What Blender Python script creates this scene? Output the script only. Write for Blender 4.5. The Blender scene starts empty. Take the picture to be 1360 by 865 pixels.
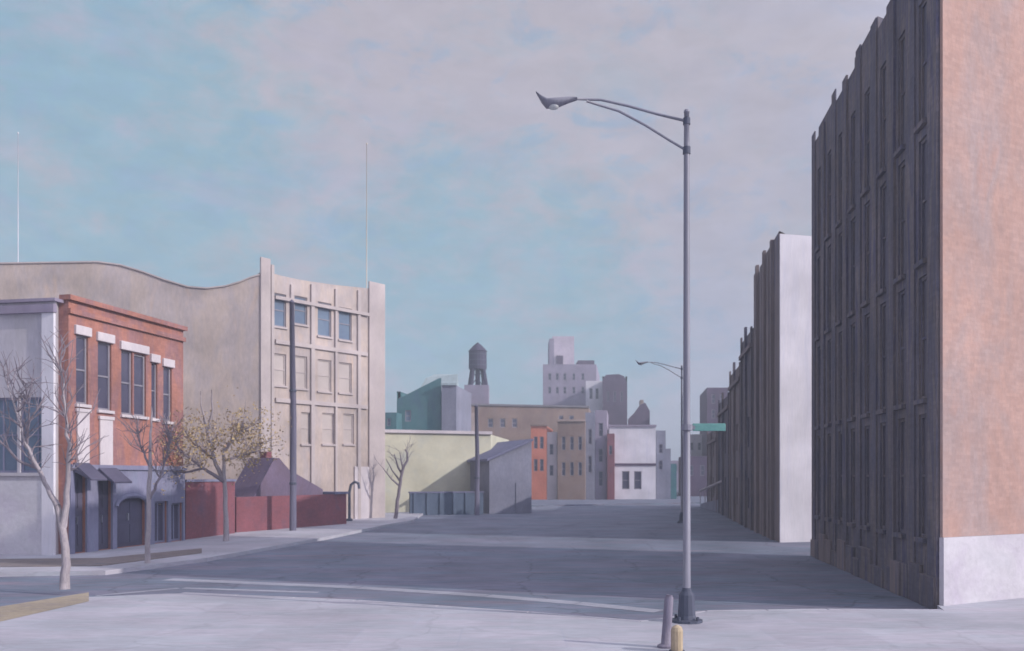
import bpy, math, random
from mathutils import Vector
R = math.radians
random.seed(11)
scene = bpy.context.scene
COL = scene.collection

# ------------------------------------------------------------------ survey of the site
EYE, F, CX, HZ = 2.6, 1178.0, 680.0, 632.0        # eye height, focal length and principal point in survey units
def gp(px, py, z=0.0):                            # ground point seen in a survey direction
    d = (EYE - z) * F / (py - HZ)
    return Vector(((px - CX) / F * d, d, z))
def at(px, py, d):
    return Vector(((px - CX) / F * d, d, EYE + (HZ - py) / F * d))
def lin(c): return tuple(((v/255)/12.92 if v/255 <= .04045 else ((v/255+.055)/1.055)**2.4) for v in c) + (1.0,)

# ------------------------------------------------------------------ materials
def paint(name, cols, strokes=(1.6, .35), rough=.85, bump=.25, grain=.16, brick=0.0, brick_size=(.22, .075), spec=.25, contrast=1.0, metallic=0.0, weather=.18, cracks=0.0, mortar=.008):
    """several close colours worked into each other in strokes along the face (UV in metres)"""
    m = bpy.data.materials.new(name); m.use_nodes = True
    nt = m.node_tree; N = nt.nodes; L = nt.links
    for n in list(N): N.remove(n)
    out = N.new('ShaderNodeOutputMaterial'); b = N.new('ShaderNodeBsdfPrincipled')
    L.new(b.outputs[0], out.inputs[0])
    uv = N.new('ShaderNodeUVMap')
    mp = N.new('ShaderNodeMapping'); mp.inputs['Scale'].default_value = (strokes[0], strokes[1], 1)
    oi = N.new('ShaderNodeObjectInfo')
    L.new(uv.outputs[0], mp.inputs[0])
    loc = N.new('ShaderNodeCombineXYZ')
    mu = N.new('ShaderNodeMath'); mu.operation = 'MULTIPLY'; mu.inputs[1].default_value = 37
    L.new(oi.outputs['Random'], mu.inputs[0]); L.new(mu.outputs[0], loc.inputs[0]); L.new(mu.outputs[0], loc.inputs[2])
    L.new(loc.outputs[0], mp.inputs['Location'])
    n1 = N.new('ShaderNodeTexNoise'); n1.inputs['Scale'].default_value = 1.0; n1.inputs['Detail'].default_value = 7
    n1.inputs['Roughness'].default_value = .62; n1.inputs['Distortion'].default_value = .35
    L.new(mp.outputs[0], n1.inputs[0])
    rmp = N.new('ShaderNodeValToRGB'); cr = rmp.color_ramp; k = len(cols)
    lo, hi = .5 - .22/contrast, .5 + .22/contrast
    while len(cr.elements) < k: cr.elements.new(.5)
    for i, c in enumerate(cols):
        cr.elements[i].position = lo + (hi - lo) * i / max(1, k-1); cr.elements[i].color = lin((min(255,c[0]*1.02), c[1]*.998, c[2]*.96))
    L.new(n1.outputs[0], rmp.inputs[0])
    col = rmp.outputs[0]
    # broad weathering, then fine grain
    n3 = N.new('ShaderNodeTexNoise'); n3.inputs['Scale'].default_value = .45; n3.inputs['Detail'].default_value = 4
    L.new(uv.outputs[0], n3.inputs[0])
    n2 = N.new('ShaderNodeTexNoise'); n2.inputs['Scale'].default_value = 9; n2.inputs['Detail'].default_value = 5; n2.inputs['Roughness'].default_value = .7
    L.new(mp.outputs[0], n2.inputs[0])
    for n, amt in ((n3, weather), (n2, grain)):
        mr = N.new('ShaderNodeMapRange'); mr.inputs[1].default_value = .25; mr.inputs[2].default_value = .75
        mr.inputs[3].default_value = 1 - amt; mr.inputs[4].default_value = 1 + amt
        L.new(n.outputs[0], mr.inputs[0])
        mx = N.new('ShaderNodeMix'); mx.data_type = 'RGBA'; mx.blend_type = 'MULTIPLY'; mx.inputs[0].default_value = 1
        L.new(col, mx.inputs[6]); L.new(mr.outputs[0], mx.inputs[7]); col = mx.outputs[2]
    h = n2.outputs[0]
    if brick:
        bt = N.new('ShaderNodeTexBrick'); bt.inputs['Scale'].default_value = 1; bt.inputs['Brick Width'].default_value = brick_size[0]
        bt.inputs['Row Height'].default_value = brick_size[1]; bt.inputs['Mortar Size'].default_value = mortar; bt.inputs['Mortar Smooth'].default_value = .4
        bt.inputs['Color1'].default_value = (1, 1, 1, 1); bt.inputs['Color2'].default_value = (.66, .64, .66, 1); bt.inputs['Mortar'].default_value = (.75, .78, .84, 1)
        L.new(uv.outputs[0], bt.inputs[0])
        mx = N.new('ShaderNodeMix'); mx.data_type = 'RGBA'; mx.blend_type = 'MULTIPLY'; mx.inputs[0].default_value = brick
        L.new(col, mx.inputs[6]); L.new(bt.outputs[0], mx.inputs[7]); col = mx.outputs[2]
    if cracks:
        vo = N.new('ShaderNodeTexVoronoi'); vo.feature = 'DISTANCE_TO_EDGE'; vo.inputs['Scale'].default_value = .28
        wn = N.new('ShaderNodeTexNoise'); wn.inputs['Scale'].default_value = 1.3; wn.inputs['Detail'].default_value = 5
        L.new(uv.outputs[0], wn.inputs[0])
        ad = N.new('ShaderNodeMix'); ad.data_type = 'RGBA'; ad.blend_type = 'ADD'; ad.inputs[0].default_value = .9
        L.new(uv.outputs[0], ad.inputs[6]); L.new(wn.outputs[1], ad.inputs[7]); L.new(ad.outputs[2], vo.inputs['Vector'])
        mr = N.new('ShaderNodeMapRange'); mr.inputs[1].default_value = 0; mr.inputs[2].default_value = .014; mr.inputs[3].default_value = 1-cracks; mr.inputs[4].default_value = 1
        L.new(vo.outputs['Distance'], mr.inputs[0])
        mx = N.new('ShaderNodeMix'); mx.data_type = 'RGBA'; mx.blend_type = 'MULTIPLY'; mx.inputs[0].default_value = 1
        L.new(col, mx.inputs[6]); L.new(mr.outputs[0], mx.inputs[7]); col = mx.outputs[2]
    bp = N.new('ShaderNodeBump'); bp.inputs['Strength'].default_value = bump; bp.inputs['Distance'].default_value = .03
    L.new(h, bp.inputs['Height']); L.new(bp.outputs[0], b.inputs['Normal'])
    L.new(col, b.inputs['Base Color'])
    b.inputs['Roughness'].default_value = rough; b.inputs['Specular IOR Level'].default_value = spec; b.inputs['Metallic'].default_value = metallic
    return m

M = {}
M['asphalt']   = paint('asphalt', [(100,110,134),(120,120,142),(106,120,142),(128,122,142)], (.16,1.3), grain=.3, bump=.3, contrast=1.25, cracks=.3, weather=.24)
M['concrete']  = paint('pavement concrete', [(164,168,187),(178,178,195),(170,176,192),(180,176,194)], (.3,1.2), grain=.15, bump=.2, brick=.35, brick_size=(1.6,1.6), mortar=.02, cracks=.12, weather=.16)
M['roadpaint'] = paint('worn road paint', [(140,144,164),(172,176,194)], (.6,2), grain=.3, contrast=.8)
M['verge']     = paint('dry ochre verge', [(150,142,140),(160,150,136),(140,134,140)], (.8,2.5), grain=.3)
M['planting']  = paint('brown planting strip', [(112,108,122),(128,120,122),(104,108,124)], (.8,3), grain=.35)
M['tan']       = paint('tan render', [(166,156,162),(180,168,166),(170,162,168),(186,168,160)], (.9,.3), grain=.13, weather=.26)
M['tanstone']  = paint('tan stone trim', [(172,164,172),(184,176,180)], (1.4,.5), grain=.08)
M['pale']      = paint('pale lavender render', [(172,172,190),(186,184,198),(180,178,188)], (1.3,.3), grain=.1)
M['orange']    = paint('orange brick', [(158,110,106),(168,118,108),(146,110,116),(178,132,118)], (1.5,.5), grain=.18, brick=.5, weather=.26)
M['bluestone_shade'] = paint('blue grey stone and storey shade', [(112,114,148),(128,130,160),(120,128,156)], (1.6,.5), grain=.14)  # stone colour; on the orange building's ground storey it carries the street shade
M['redbrick']  = paint('dull red brick', [(120,82,98),(134,84,96),(114,88,108)], (1,.8), grain=.14, brick=.35)
M['slate']     = paint('blue slate', [(104,106,138),(116,118,148)], (2,.6), grain=.16)
M['gable']     = paint('violet gable board', [(96,88,116),(110,98,124),(104,90,108)], (1.2,.6), grain=.16)
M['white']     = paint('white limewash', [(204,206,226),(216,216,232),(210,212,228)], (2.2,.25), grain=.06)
M['offwhite']  = paint('off white stone', [(188,184,198),(204,198,208)], (2,.6), grain=.08)
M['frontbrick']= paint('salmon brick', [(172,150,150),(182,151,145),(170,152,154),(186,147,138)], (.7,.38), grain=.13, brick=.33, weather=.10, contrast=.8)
M['frontbase'] = paint('whitewashed base', [(184,186,200),(196,196,210),(186,182,202)], (.8,.9), grain=.1)
M['dark']      = paint('shade dark brick', [(86,82,102),(110,104,114),(96,96,116),(124,116,120),(86,86,116),(104,99,110)], (2.0,.22), grain=.24, brick=.5, contrast=.95, weather=.2)  # shade of the street side is put into the brick colour
M['dark2']     = paint('shade grey render', [(104,98,112),(130,120,124),(98,98,124)], (2.2,.22), grain=.18)  # darkened so the street faces beyond the alley carry shade in their colour
M['yellow']    = paint('pale lime yellow render', [(186,188,178),(194,194,180),(180,186,184)], (.5,.5), grain=.06)
M['hedge']     = paint('dark blue green board', [(84,98,124),(98,112,136)], (2,.6), grain=.2)
M['teal']      = paint('teal cladding', [(58,104,118),(74,114,124),(72,102,126)], (1,.5), grain=.1)
M['palegreen'] = paint('pale green roof', [(156,176,188),(166,182,192)], (.8,.5))
M['brown']     = paint('brown brick', [(122,104,106),(134,116,112),(128,116,122)], (.7,.4), grain=.1)
M['ochre']     = paint('ochre plaster', [(164,144,140),(156,146,150)], (.9,.3))
M['rust']      = paint('rust red brick', [(184,112,98),(192,122,106)], (1.2,.4))
M['lav']       = paint('lavender masonry', [(132,126,154),(146,138,162),(138,136,160)], (.7,.25), grain=.1)
M['pink']      = paint('pink white masonry', [(188,178,202),(202,194,212)], (.6,.3))
M['plum']      = paint('dark plum brick', [(82,70,98),(96,80,104)], (.9,.3))
M['greyblue']  = paint('grey blue masonry', [(118,122,146),(132,134,156)], (.9,.4))
M['roof']      = paint('roof felt', [(110,108,122),(122,120,132)], (.8,.8))
M['glass']     = paint('window glass', [(86,104,134),(104,124,150)], (1.4,1.2), rough=.18, bump=.02, grain=.06, spec=.5)
M['darkglass'] = paint('dark window glass', [(66,66,92),(82,80,104)], (1.4,1.2), rough=.22, bump=.02, grain=.06, spec=.5)
M['sootglass'] = paint('sooty window glass', [(76,74,96),(92,88,104)], (1.4,.4), rough=.5, bump=.05, grain=.2, spec=.3)
M['milkglass'] = paint('dusty window glass', [(172,164,168),(180,172,174)], (1.4,1.2), rough=.4, bump=.02, grain=.06, spec=.4)
M['frame']     = paint('window frame paint', [(128,128,146),(142,140,156)], (2,1))
M['opening']   = paint('dark doorway paint', [(74,74,100),(88,86,110)], (2,.4), rough=.6)
M['steel']     = paint('galvanised lamp steel', [(112,118,138),(128,130,148),(118,118,142)], (6,.35), rough=.5, bump=.05, metallic=.0, spec=.5)
M['darksteel'] = paint('dark painted steel', [(70,78,98),(84,88,110)], (5,.5), rough=.6, bump=.06)
M['polewood']  = paint('weathered dark timber', [(92,92,116),(108,106,128)], (14,.5), rough=.9)
M['palepole']  = paint('pale yellow pole paint', [(190,184,184),(198,190,178)], (4,.4))
M['lens']      = paint('lamp lens', [(190,198,206),(200,206,212)], (3,3), rough=.25, spec=.5)
M['bark']      = paint('grey violet bark', [(146,140,152),(164,158,168),(134,128,146)], (9,1.2), grain=.25)
M['twig']      = paint('dark bare twig', [(118,112,128),(134,126,138)], (8,2))
M['leaf']      = paint('ochre leaf', [(166,140,116),(180,160,118),(150,136,120),(170,134,118)], (2,2), grain=.2)
M['sign']      = paint('green sign enamel', [(84,138,142),(98,152,152)], (3,3), rough=.4, spec=.5)
M['tank']      = paint('dark tank timber', [(62,60,86),(76,70,92)], (5,.3))
M['bollard']   = paint('violet grey bollard paint', [(116,114,138),(130,126,146)], (3,1), rough=.5)
M['ochrepost'] = paint('ochre post paint', [(168,154,140),(178,164,140)], (3,1), rough=.6)
M['rail']      = paint('pale rail paint', [(164,160,176),(176,170,180)], (2,2))

# ------------------------------------------------------------------ mesh builder
class MB:
    def __init__(s): s.v = []; s.f = []
    def add(s, vs, fs):
        k = len(s.v); s.v += [Vector(p) for p in vs]; s.f += [tuple(i + k for i in f) for f in fs]; return s
    def quad(s, a, b, c, d): return s.add([a, b, c, d], [(0, 1, 2, 3)])
    def hexa(s, p):                               # 8 points: 4 bottom, 4 top, counter-clockwise
        return s.add(p, [(3,2,1,0),(4,5,6,7),(0,1,5,4),(1,2,6,5),(2,3,7,6),(3,0,4,7)])
    def box(s, x0, x1, y0, y1, z0, z1):
        return s.hexa([(x0,y0,z0),(x1,y0,z0),(x1,y1,z0),(x0,y1,z0),(x0,y0,z1),(x1,y0,z1),(x1,y1,z1),(x0,y1,z1)])
    def prism(s, poly, z0, z1):
        n = len(poly); vs = [(p[0],p[1],z0) for p in poly] + [(p[0],p[1],z1) for p in poly]
        return s.add(vs, [tuple(range(n-1,-1,-1)), tuple(range(n,2*n))] + [(i,(i+1)%n,n+(i+1)%n,n+i) for i in range(n)])
    def tube(s, pts, rad, n=8, cap=True):
        pts = [Vector(p) for p in pts]
        if not isinstance(rad, (list, tuple)): rad = [rad]*len(pts)
        vs = []; fs = []
        up = None
        for i, p in enumerate(pts):
            t = (pts[min(i+1,len(pts)-1)] - pts[max(i-1,0)]).normalized()
            if up is None: up = Vector((0,1,0)) if abs(t.y) < .9 else Vector((1,0,0))
            a = t.cross(up).normalized(); b = t.cross(a).normalized(); up = -b if False else a.cross(t)
            for k in range(n):
                q = 2*math.pi*k/n; vs.append(p + (a*math.cos(q) + b*math.sin(q))*rad[i])
        for i in range(len(pts)-1):
            for k in range(n):
                fs.append((i*n+k, i*n+(k+1)%n, (i+1)*n+(k+1)%n, (i+1)*n+k))
        if cap:
            fs.append(tuple(range(n))); fs.append(tuple(range(len(vs)-n, len(vs)))[::-1])
        return s.add(vs, fs)
    def lathe(s, prof, n=16, c=(0,0,0)):
        vs = []; fs = []
        for r, z in prof:
            for k in range(n):
                q = 2*math.pi*k/n; vs.append((c[0]+r*math.cos(q), c[1]+r*math.sin(q), c[2]+z))
        for i in range(len(prof)-1):
            for k in range(n): fs.append((i*n+k, i*n+(k+1)%n, (i+1)*n+(k+1)%n, (i+1)*n+k))
        fs.append(tuple(range(n-1,-1,-1))); fs.append(tuple(range(len(vs)-n, len(vs))))
        return s.add(vs, fs)
    def build(s, name, mat, parent=None, smooth=False, bevel=0):
        off = Vector((0,0,0))
        if parent is not None:
            r = parent
            while r.parent: r = r.parent
            off = r.location
        me = bpy.data.meshes.new(name)
        me.from_pydata([tuple(p - off) for p in s.v], [], s.f); me.update()
        uvl = me.uv_layers.new(name='UVMap')
        for p in me.polygons:
            n = p.normal
            if abs(n.z) > .75: fn = lambda c: (c.x, c.y)
            else:
                t = Vector((-n.y, n.x, 0)).normalized(); fn = lambda c, t=t: (c.dot(t), c.z)
            for li in p.loop_indices:
                uvl.data[li].uv = fn(me.vertices[me.loops[li].vertex_index].co + off)
            p.use_smooth = smooth
        me.materials.append(mat)
        o = bpy.data.objects.new(name, me); COL.objects.link(o)
        if parent is not None: o.parent = parent
        if bevel:
            bv = o.modifiers.new('bevel', 'BEVEL'); bv.width = bevel; bv.segments = 2; bv.limit_method = 'ANGLE'
        return o

def tag(o, label=None, cat=None, group=None, kind=None):
    if label: o['label'] = label
    if cat: o['category'] = cat
    if group: o['group'] = group
    if kind: o['kind'] = kind
    return o
def thing(name, loc, label, cat, group=None):
    o = bpy.data.objects.new(name, None); o.empty_display_size = .3; COL.objects.link(o); o.location = loc
    return tag(o, label, cat, group)
def structure(o): o['kind'] = 'structure'; return o

# ------------------------------------------------------------------ facades and buildings
class Facade:
    """a vertical plane from A to B (ground points); outside is on the right hand when walking A -> B is reversed: n = (dy, -dx)"""
    def __init__(s, A, B):
        s.A = Vector((A[0],A[1],0)); s.B = Vector((B[0],B[1],0)); s.L = (s.B-s.A).length
        s.t = (s.B-s.A)/s.L; s.n = Vector((s.t.y, -s.t.x, 0))
    def P(s, u, z, out=0): return s.A + s.t*u + Vector((0,0,z)) + s.n*out
    def s_of(s, px):                              # where a survey direction meets the facade
        k = (px - CX)/F
        return (k*s.A.y - s.A.x)/(s.t.x - k*s.t.y)
    def z_of(s, px, py): return EYE + (HZ - py)/F*(s.A.y + s.t.y*s.s_of(px))
    def rect(s, x0, x1, y0, y1, ym=None):
        a, b = s.s_of(x0), s.s_of(x1); xm = (x0+x1)/2
        return (a, b, s.z_of(xm, y1), s.z_of(xm, y0))
    def box(s, mb, u0, u1, z0, z1, o0, o1):
        mb.hexa([s.P(u0,z0,o1), s.P(u1,z0,o1), s.P(u1,z0,o0), s.P(u0,z0,o0), s.P(u0,z1,o1), s.P(u1,z1,o1), s.P(u1,z1,o0), s.P(u0,z1,o0)])

def wall_grid(mb, fc, z0, top, holes, depth=.16):
    """outer face of a wall with real openings; top is a list of (u, z)"""
    def tz(u):
        for (a, za), (b, zb) in zip(top, top[1:]):
            if a <= u <= b: return za if b == a else za + (zb-za)*(u-a)/(b-a)
        return top[-1][1] if u > top[-1][0] else top[0][1]
    us = sorted(set([0, fc.L] + [h[0] for h in holes] + [h[1] for h in holes] + [t[0] for t in top if 0 < t[0] < fc.L]))
    zmin = min(t[1] for t in top)
    zs = sorted(set([z0] + [h[2] for h in holes] + [h[3] for h in holes]))
    zs = [z for z in zs if z < zmin - .01]
    for u0, u1 in zip(us, us[1:]):
        if u1-u0 < 1e-5: continue
        for i, za in enumerate(zs):
            um = (u0+u1)/2; last = i == len(zs)-1
            zm = za + .005 if last else (za+zs[i+1])/2
            if any(h[0]-1e-4 <= um <= h[1]+1e-4 and h[2]-1e-4 <= zm <= h[3]-1e-4 for h in holes): continue
            if last: mb.quad(fc.P(u0,za), fc.P(u1,za), fc.P(u1,tz(u1-1e-6)), fc.P(u0,tz(u0+1e-6)))
            else: mb.quad(fc.P(u0,za), fc.P(u1,za), fc.P(u1,zs[i+1]), fc.P(u0,zs[i+1]))
    for a, b, c, d in holes:
        mb.quad(fc.P(a,c), fc.P(a,d), fc.P(a,d,-depth), fc.P(a,c,-depth))
        mb.quad(fc.P(b,c), fc.P(b,c,-depth), fc.P(b,d,-depth), fc.P(b,d))
        mb.quad(fc.P(a,d), fc.P(b,d), fc.P(b,d,-depth), fc.P(a,d,-depth))
        mb.quad(fc.P(a,c), fc.P(a,c,-depth), fc.P(b,c,-depth), fc.P(b,c))

def window(fc, r, parent, pane='glass', frame='frame', bars=(1, 1), sill=None, depth=.13, fw=.07):
    a, b, c, d = r; m = MB()
    fw = min(fw, (b-a)*.16)
    fc.box(m, a, a+fw, c, d, -depth, -depth+.06); fc.box(m, b-fw, b, c, d, -depth, -depth+.06)
    fc.box(m, a+fw, b-fw, c, c+fw, -depth, -depth+.058); fc.box(m, a+fw, b-fw, d-fw, d, -depth, -depth+.058)
    for k in range(1, bars[0]+1):
        u = a + (b-a)*k/(bars[0]+1); fc.box(m, u-fw*.35, u+fw*.35, c+fw, d-fw, -depth, -depth+.045)
    for k in range(1, bars[1]+1):
        z = c + (d-c)*k/(bars[1]+1); fc.box(m, a+fw, b-fw, z-fw*.4, z+fw*.4, -depth, -depth+.05)
    w = m.build('window', M[frame], parent)
    p = MB(); fc.box(p, a+.002, b-.002, c+.002, d-.002, -depth-.03, -depth+.02); p.build('pane', M[pane], w)
    if sill:
        s = MB(); fc.box(s, a-.06, b+.06, c-.1, c-.003, -.05, .09); s.build('sill', M[sill], w)
    return w

def inset(poly, t):
    n = len(poly); out = []
    for i in range(n):
        p0, p1, p2 = Vector(poly[i-1]).to_2d(), Vector(poly[i]).to_2d(), Vector(poly[(i+1)%n]).to_2d()
        e1 = (p1-p0).normalized(); e2 = (p2-p1).normalized()
        n1 = Vector((-e1.y, e1.x)); n2 = Vector((-e2.y, e2.x)); bis = (n1+n2); k = bis.length_squared
        out.append(p1 + bis*(2*t/k) if k > .05 else p1 + n1*t)
    return out

def shell(poly, H, wallmat, parent, holes=None, tops=None, roofmat='roof', t=.28, roof_drop=.55, wname='wall', z0=0.0):
    """walls round a counter-clockwise footprint with openings, parapet and a flat roof"""
    mb = MB(); n = len(poly); holes = holes or {}; tops = tops or {}; fcs = []
    ins = inset(poly, t)
    for i in range(n):
        fc = Facade(poly[i], poly[(i+1)%n]); fcs.append(fc)
        top = tops.get(i, [(0,H),(fc.L,H)])
        wall_grid(mb, fc, z0, top, holes.get(i, []))
        a, b = ins[i], ins[(i+1)%n]
        pts = [(u, z) for u, z in top]
        for (u0, za), (u1, zb) in zip(pts, pts[1:]):
            k0, k1 = u0/fc.L, u1/fc.L
            A0, A1 = fc.P(u0,za), fc.P(u1,zb)
            B0, B1 = Vector((*(a.lerp(b,k0)), za)), Vector((*(a.lerp(b,k1)), zb))
            mb.quad(A0, A1, B1, B0)
            zr = H - roof_drop - .05
            mb.quad(B0, B1, Vector((B1.x,B1.y,zr)), Vector((B0.x,B0.y,zr)))
    w = mb.build(wname, M[wallmat], parent)
    r = MB(); zr = H - roof_drop
    r.prism([(p.x, p.y) for p in inset(poly, t*.6)], zr-.12, zr); r.build('roof', M[roofmat], parent)
    return fcs

def facade_px(x0, d0, x1, d1):
    return Facade(((x0-CX)/F*d0, d0), ((x1-CX)/F*d1, d1))
def xy(px, d): return ((px-CX)/F*d, d)

# ================================================================== THE GROUND
structure(MB().quad((-480,-120,0),(480,-120,0),(480,700,0),(-480,700,0)).build('ground', M['asphalt']))
def flat(name, pts, z0, z1, mat, bevel=0): return structure(MB().prism([(p[0],p[1]) for p in pts], z0, z1).build(name, M[mat], None, bevel=bevel))
KZ = .12
edge = [gp(x, y, KZ) for x, y in ((-260,852),(0,812),(115,793),(240,788),(470,798),(700,814),(850,826),(893,822),(938,812),(1100,810),(1254,811))]
corner1 = (8.2, 17.0)
side = [Vector((8.15,17.0,0)), Vector((10.46,18.16,0)), Vector((22,24.2,0)), Vector((40,24,0)), Vector((40,-25,0)), Vector((-40,-25,0))]
flat('sidewalk', side + edge, -.05, KZ, 'concrete')
# kerb stones along the near pavement
kb = MB()
for a, b in zip(edge[3:], edge[4:]):
    t = (b-a).normalized(); nn = Vector((-t.y, t.x, 0))
    L = (b-a).length; k = max(1, round(L/1.5))
    for i in range(k):
        p, q = a + t*(L*i/k + .012), a + t*(L*(i+1)/k - .012)
        kb.hexa([p-Vector((0,0,KZ+.02)), q-Vector((0,0,KZ+.02)), q+nn*.16-Vector((0,0,KZ+.02)), p+nn*.16-Vector((0,0,KZ+.02)), p+Vector((0,0,.012)), q+Vector((0,0,.012)), q+nn*.16, p+nn*.16])
structure(kb.build('kerb', M['concrete'], None, bevel=.015))
v = MB()
va = [gp(-260,852,KZ), gp(0,806,KZ), gp(118,787,KZ)]; vb = [gp(-260,872,KZ), gp(0,826,KZ), gp(118,799,KZ)]
for i in range(2):
    z = Vector((0,0,.004)); v.quad(vb[i]+z, vb[i+1]+z, va[i+1]+z, va[i]+z)
structure(v.build('verge', M['verge']))
# worn line painted along the near lane
ln = MB()
def strip(pts, w, z=.004):
    P = [gp(x,y) + Vector((0,0,z)) for x,y in pts]
    for a, b in zip(P, P[1:]):
        t = (b-a).normalized(); nn = Vector((-t.y,t.x,0))*w
        ln.quad(a, b, b+nn, a+nn)
strip([(215,771),(470,782),(640,793),(760,803),(868,814)], .42)
strip([(130,792),(240,782),(420,788)], .2, .004)
structure(ln.build('road_line', M['roadpaint']))
# pavement before the left-hand buildings
lp = [gp(x, y, KZ) for x, y in ((-300,765),(140,758),(275,741),(440,712),(512,697),(548,691))]
flat('sidewalk', lp + [Vector((-6,62,0)), Vector((-9.5,58,0)), Vector((-40,58,0)), Vector((-40,30,0))], -.05, KZ, 'concrete')
pl = [gp(x,y,KZ) for x,y in ((-200,756),(135,752),(268,735),(268,729),(135,742),(-200,745))]
flat('planting_strip', pl, KZ-.02, KZ+.02, 'planting')
# far pavement at the end of the street
flat('sidewalk', [(-6,70),(20,84),(24,92),(-8,92)], -.05, KZ, 'asphalt')

# ================================================================== RIGHT SIDE OF THE STREET
def pilasters(fc, H, parent, us, proj, z0=0, jag=None, name='pilaster', mat='dark'):
    for i, (u, w) in enumerate(us):
        m = MB(); top = H + (jag[i % len(jag)] if jag else .12)
        fc.box(m, u, u+w, z0, top, .002, proj[i % len(proj)])
        m.build(name, M[mat], parent)

# corner block: dark street wall with shade put into its brick colour, salmon brick end in the sun
poly = [(8.2,17.0),(20.0,23.15),(20.0,25.2),(9.76,28.8)]
H1 = 13.3
b1 = thing('brick_building', (8.2,17,0), 'tall corner building with salmon brick end wall, white base and street side coloured dark for shade', 'building')
fE = Facade(poly[0], poly[1]); fS = Facade(poly[3], poly[0])
tops = {3: [(0,H1),(.9,H1),(.92,H1+.25),(2.9,H1+.25),(2.92,H1+.08),(5.4,H1+.08),(5.42,H1+.32),(7.6,H1+.32),(7.62,H1),(fS.L,H1)]}
mbm = MB()
rnd = random.Random(4)
us = []; doorS = []; u = .05; nb = 8; pitch = (fS.L-.6)/nb
for k in range(nb+1):
    us.append((.05+k*pitch, rnd.uniform(.42,.55)))
    if k < nb:
        c_ = .05+k*pitch+.5+(pitch-.5)/2
        for z_ in (1.35, 4.15, 6.95, 9.75): doorS.append((c_-.24, c_+.24, z_, z_+2.5))
bays = []
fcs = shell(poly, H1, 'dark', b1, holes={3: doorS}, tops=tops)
# the end wall facing the viewer is skinned in salmon brick over a whitewashed base
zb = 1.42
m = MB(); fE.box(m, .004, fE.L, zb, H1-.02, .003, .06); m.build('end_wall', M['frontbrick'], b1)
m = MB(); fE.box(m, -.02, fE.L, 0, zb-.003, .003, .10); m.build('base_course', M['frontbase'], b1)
m = MB(); fE.box(m, -.04, fE.L+.05, H1+.003, H1+.12, -.3, .12); m.build('coping', M['tanstone'], b1)
pilasters(fS, H1, b1, us, [.04,.055,.035,.06,.045], jag=[.3,.05,.42,.2,.36])
rp = random.Random(9); u = .02
while u < fS.L-.4:                                # uneven patched plinth stones
    wd = rp.uniform(.5,1.3); wd = min(wd, fS.L-.03-u); m = MB(); fS.box(m, u, u+wd-.02, 0, rp.uniform(.35,.85), .003, rp.uniform(.07,.12)); m.build('plinth', M[rp.choice(('dark','dark','dark2'))], b1, bevel=.015); u += wd
for r in doorS: window(fS, r, b1, 'sootglass', frame='dark', bars=(0,1), sill='dark', depth=.10)

# white-ended block beyond the alley
poly = [xy(1035,34.6), (23.0,37.8), (24.3,41.3), xy(1003,41.5)]
b2 = thing('white_end_building', (*poly[0],0), 'dark building beyond the alley with a bright whitewashed end wall', 'building')
H2 = 12.05; fE = Facade(poly[0], poly[1]); fS = Facade(poly[3], poly[0])
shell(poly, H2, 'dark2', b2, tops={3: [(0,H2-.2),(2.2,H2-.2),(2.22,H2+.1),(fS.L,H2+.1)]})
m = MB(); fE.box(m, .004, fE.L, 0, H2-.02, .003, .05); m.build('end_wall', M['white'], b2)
pilasters(fS, H2-.2, b2, [(.1,.5),(1.0,.35),(1.9,.6),(3.1,.4),(4.1,.55),(5.4,.3)], [.08,.14,.06,.12], jag=[.1,.3,.05,.42], mat='dark2')

rows = [  # px of near corner, depth, px of far corner, depth, height, label
    (1000, 42.0, 985, 47.0, 9.6, 'dark'), (984.5, 47.3, 970, 53.5, 8.6, 'dark2'), (969, 54.0, 955, 62.0, 7.6, 'dark'), (953, 63.0, 940, 73.0, 6.0, 'dark2')]
rl = ['dark row building next beyond the white-ended block, tallest of the receding row',
      'grey row building second beyond the white-ended block, slightly lower roof',
      'shade-dark row building third beyond the white-ended block, partly cut by its neighbour',
      'low grey row building at the far end of the shaded right-hand row']
for (x0,d0,x1,d1,H,mt), lb in zip(rows, rl):
    A, B = xy(x0,d0), xy(x1,d1)
    poly = [A, (A[0]+11, A[1]+.2), (B[0]+11, B[1]-.3), B]
    t = thing('row_building', (*A,0), lb, 'building', 'receding row on the shaded side')
    fS = Facade(B, A)
    holes = [(fS.L*k, fS.L*k+.8, z, z+1.5) for k in (.22,.58) for z in (1.0, 4.0)]
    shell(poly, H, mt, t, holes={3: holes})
    for hl in holes: window(fS, hl, t, 'darkglass', bars=(0,1))
    pilasters(fS, H, t, [(.1,.35),(fS.L*.45,.35),(fS.L-.5,.35)], [.08,.12], jag=[.25,.45,.1], mat=mt)
    m = MB(); fS.box(m, 0, fS.L, H-.9, H-.7, .003, .16); m.build('cornice', M['dark2'], t)

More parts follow.
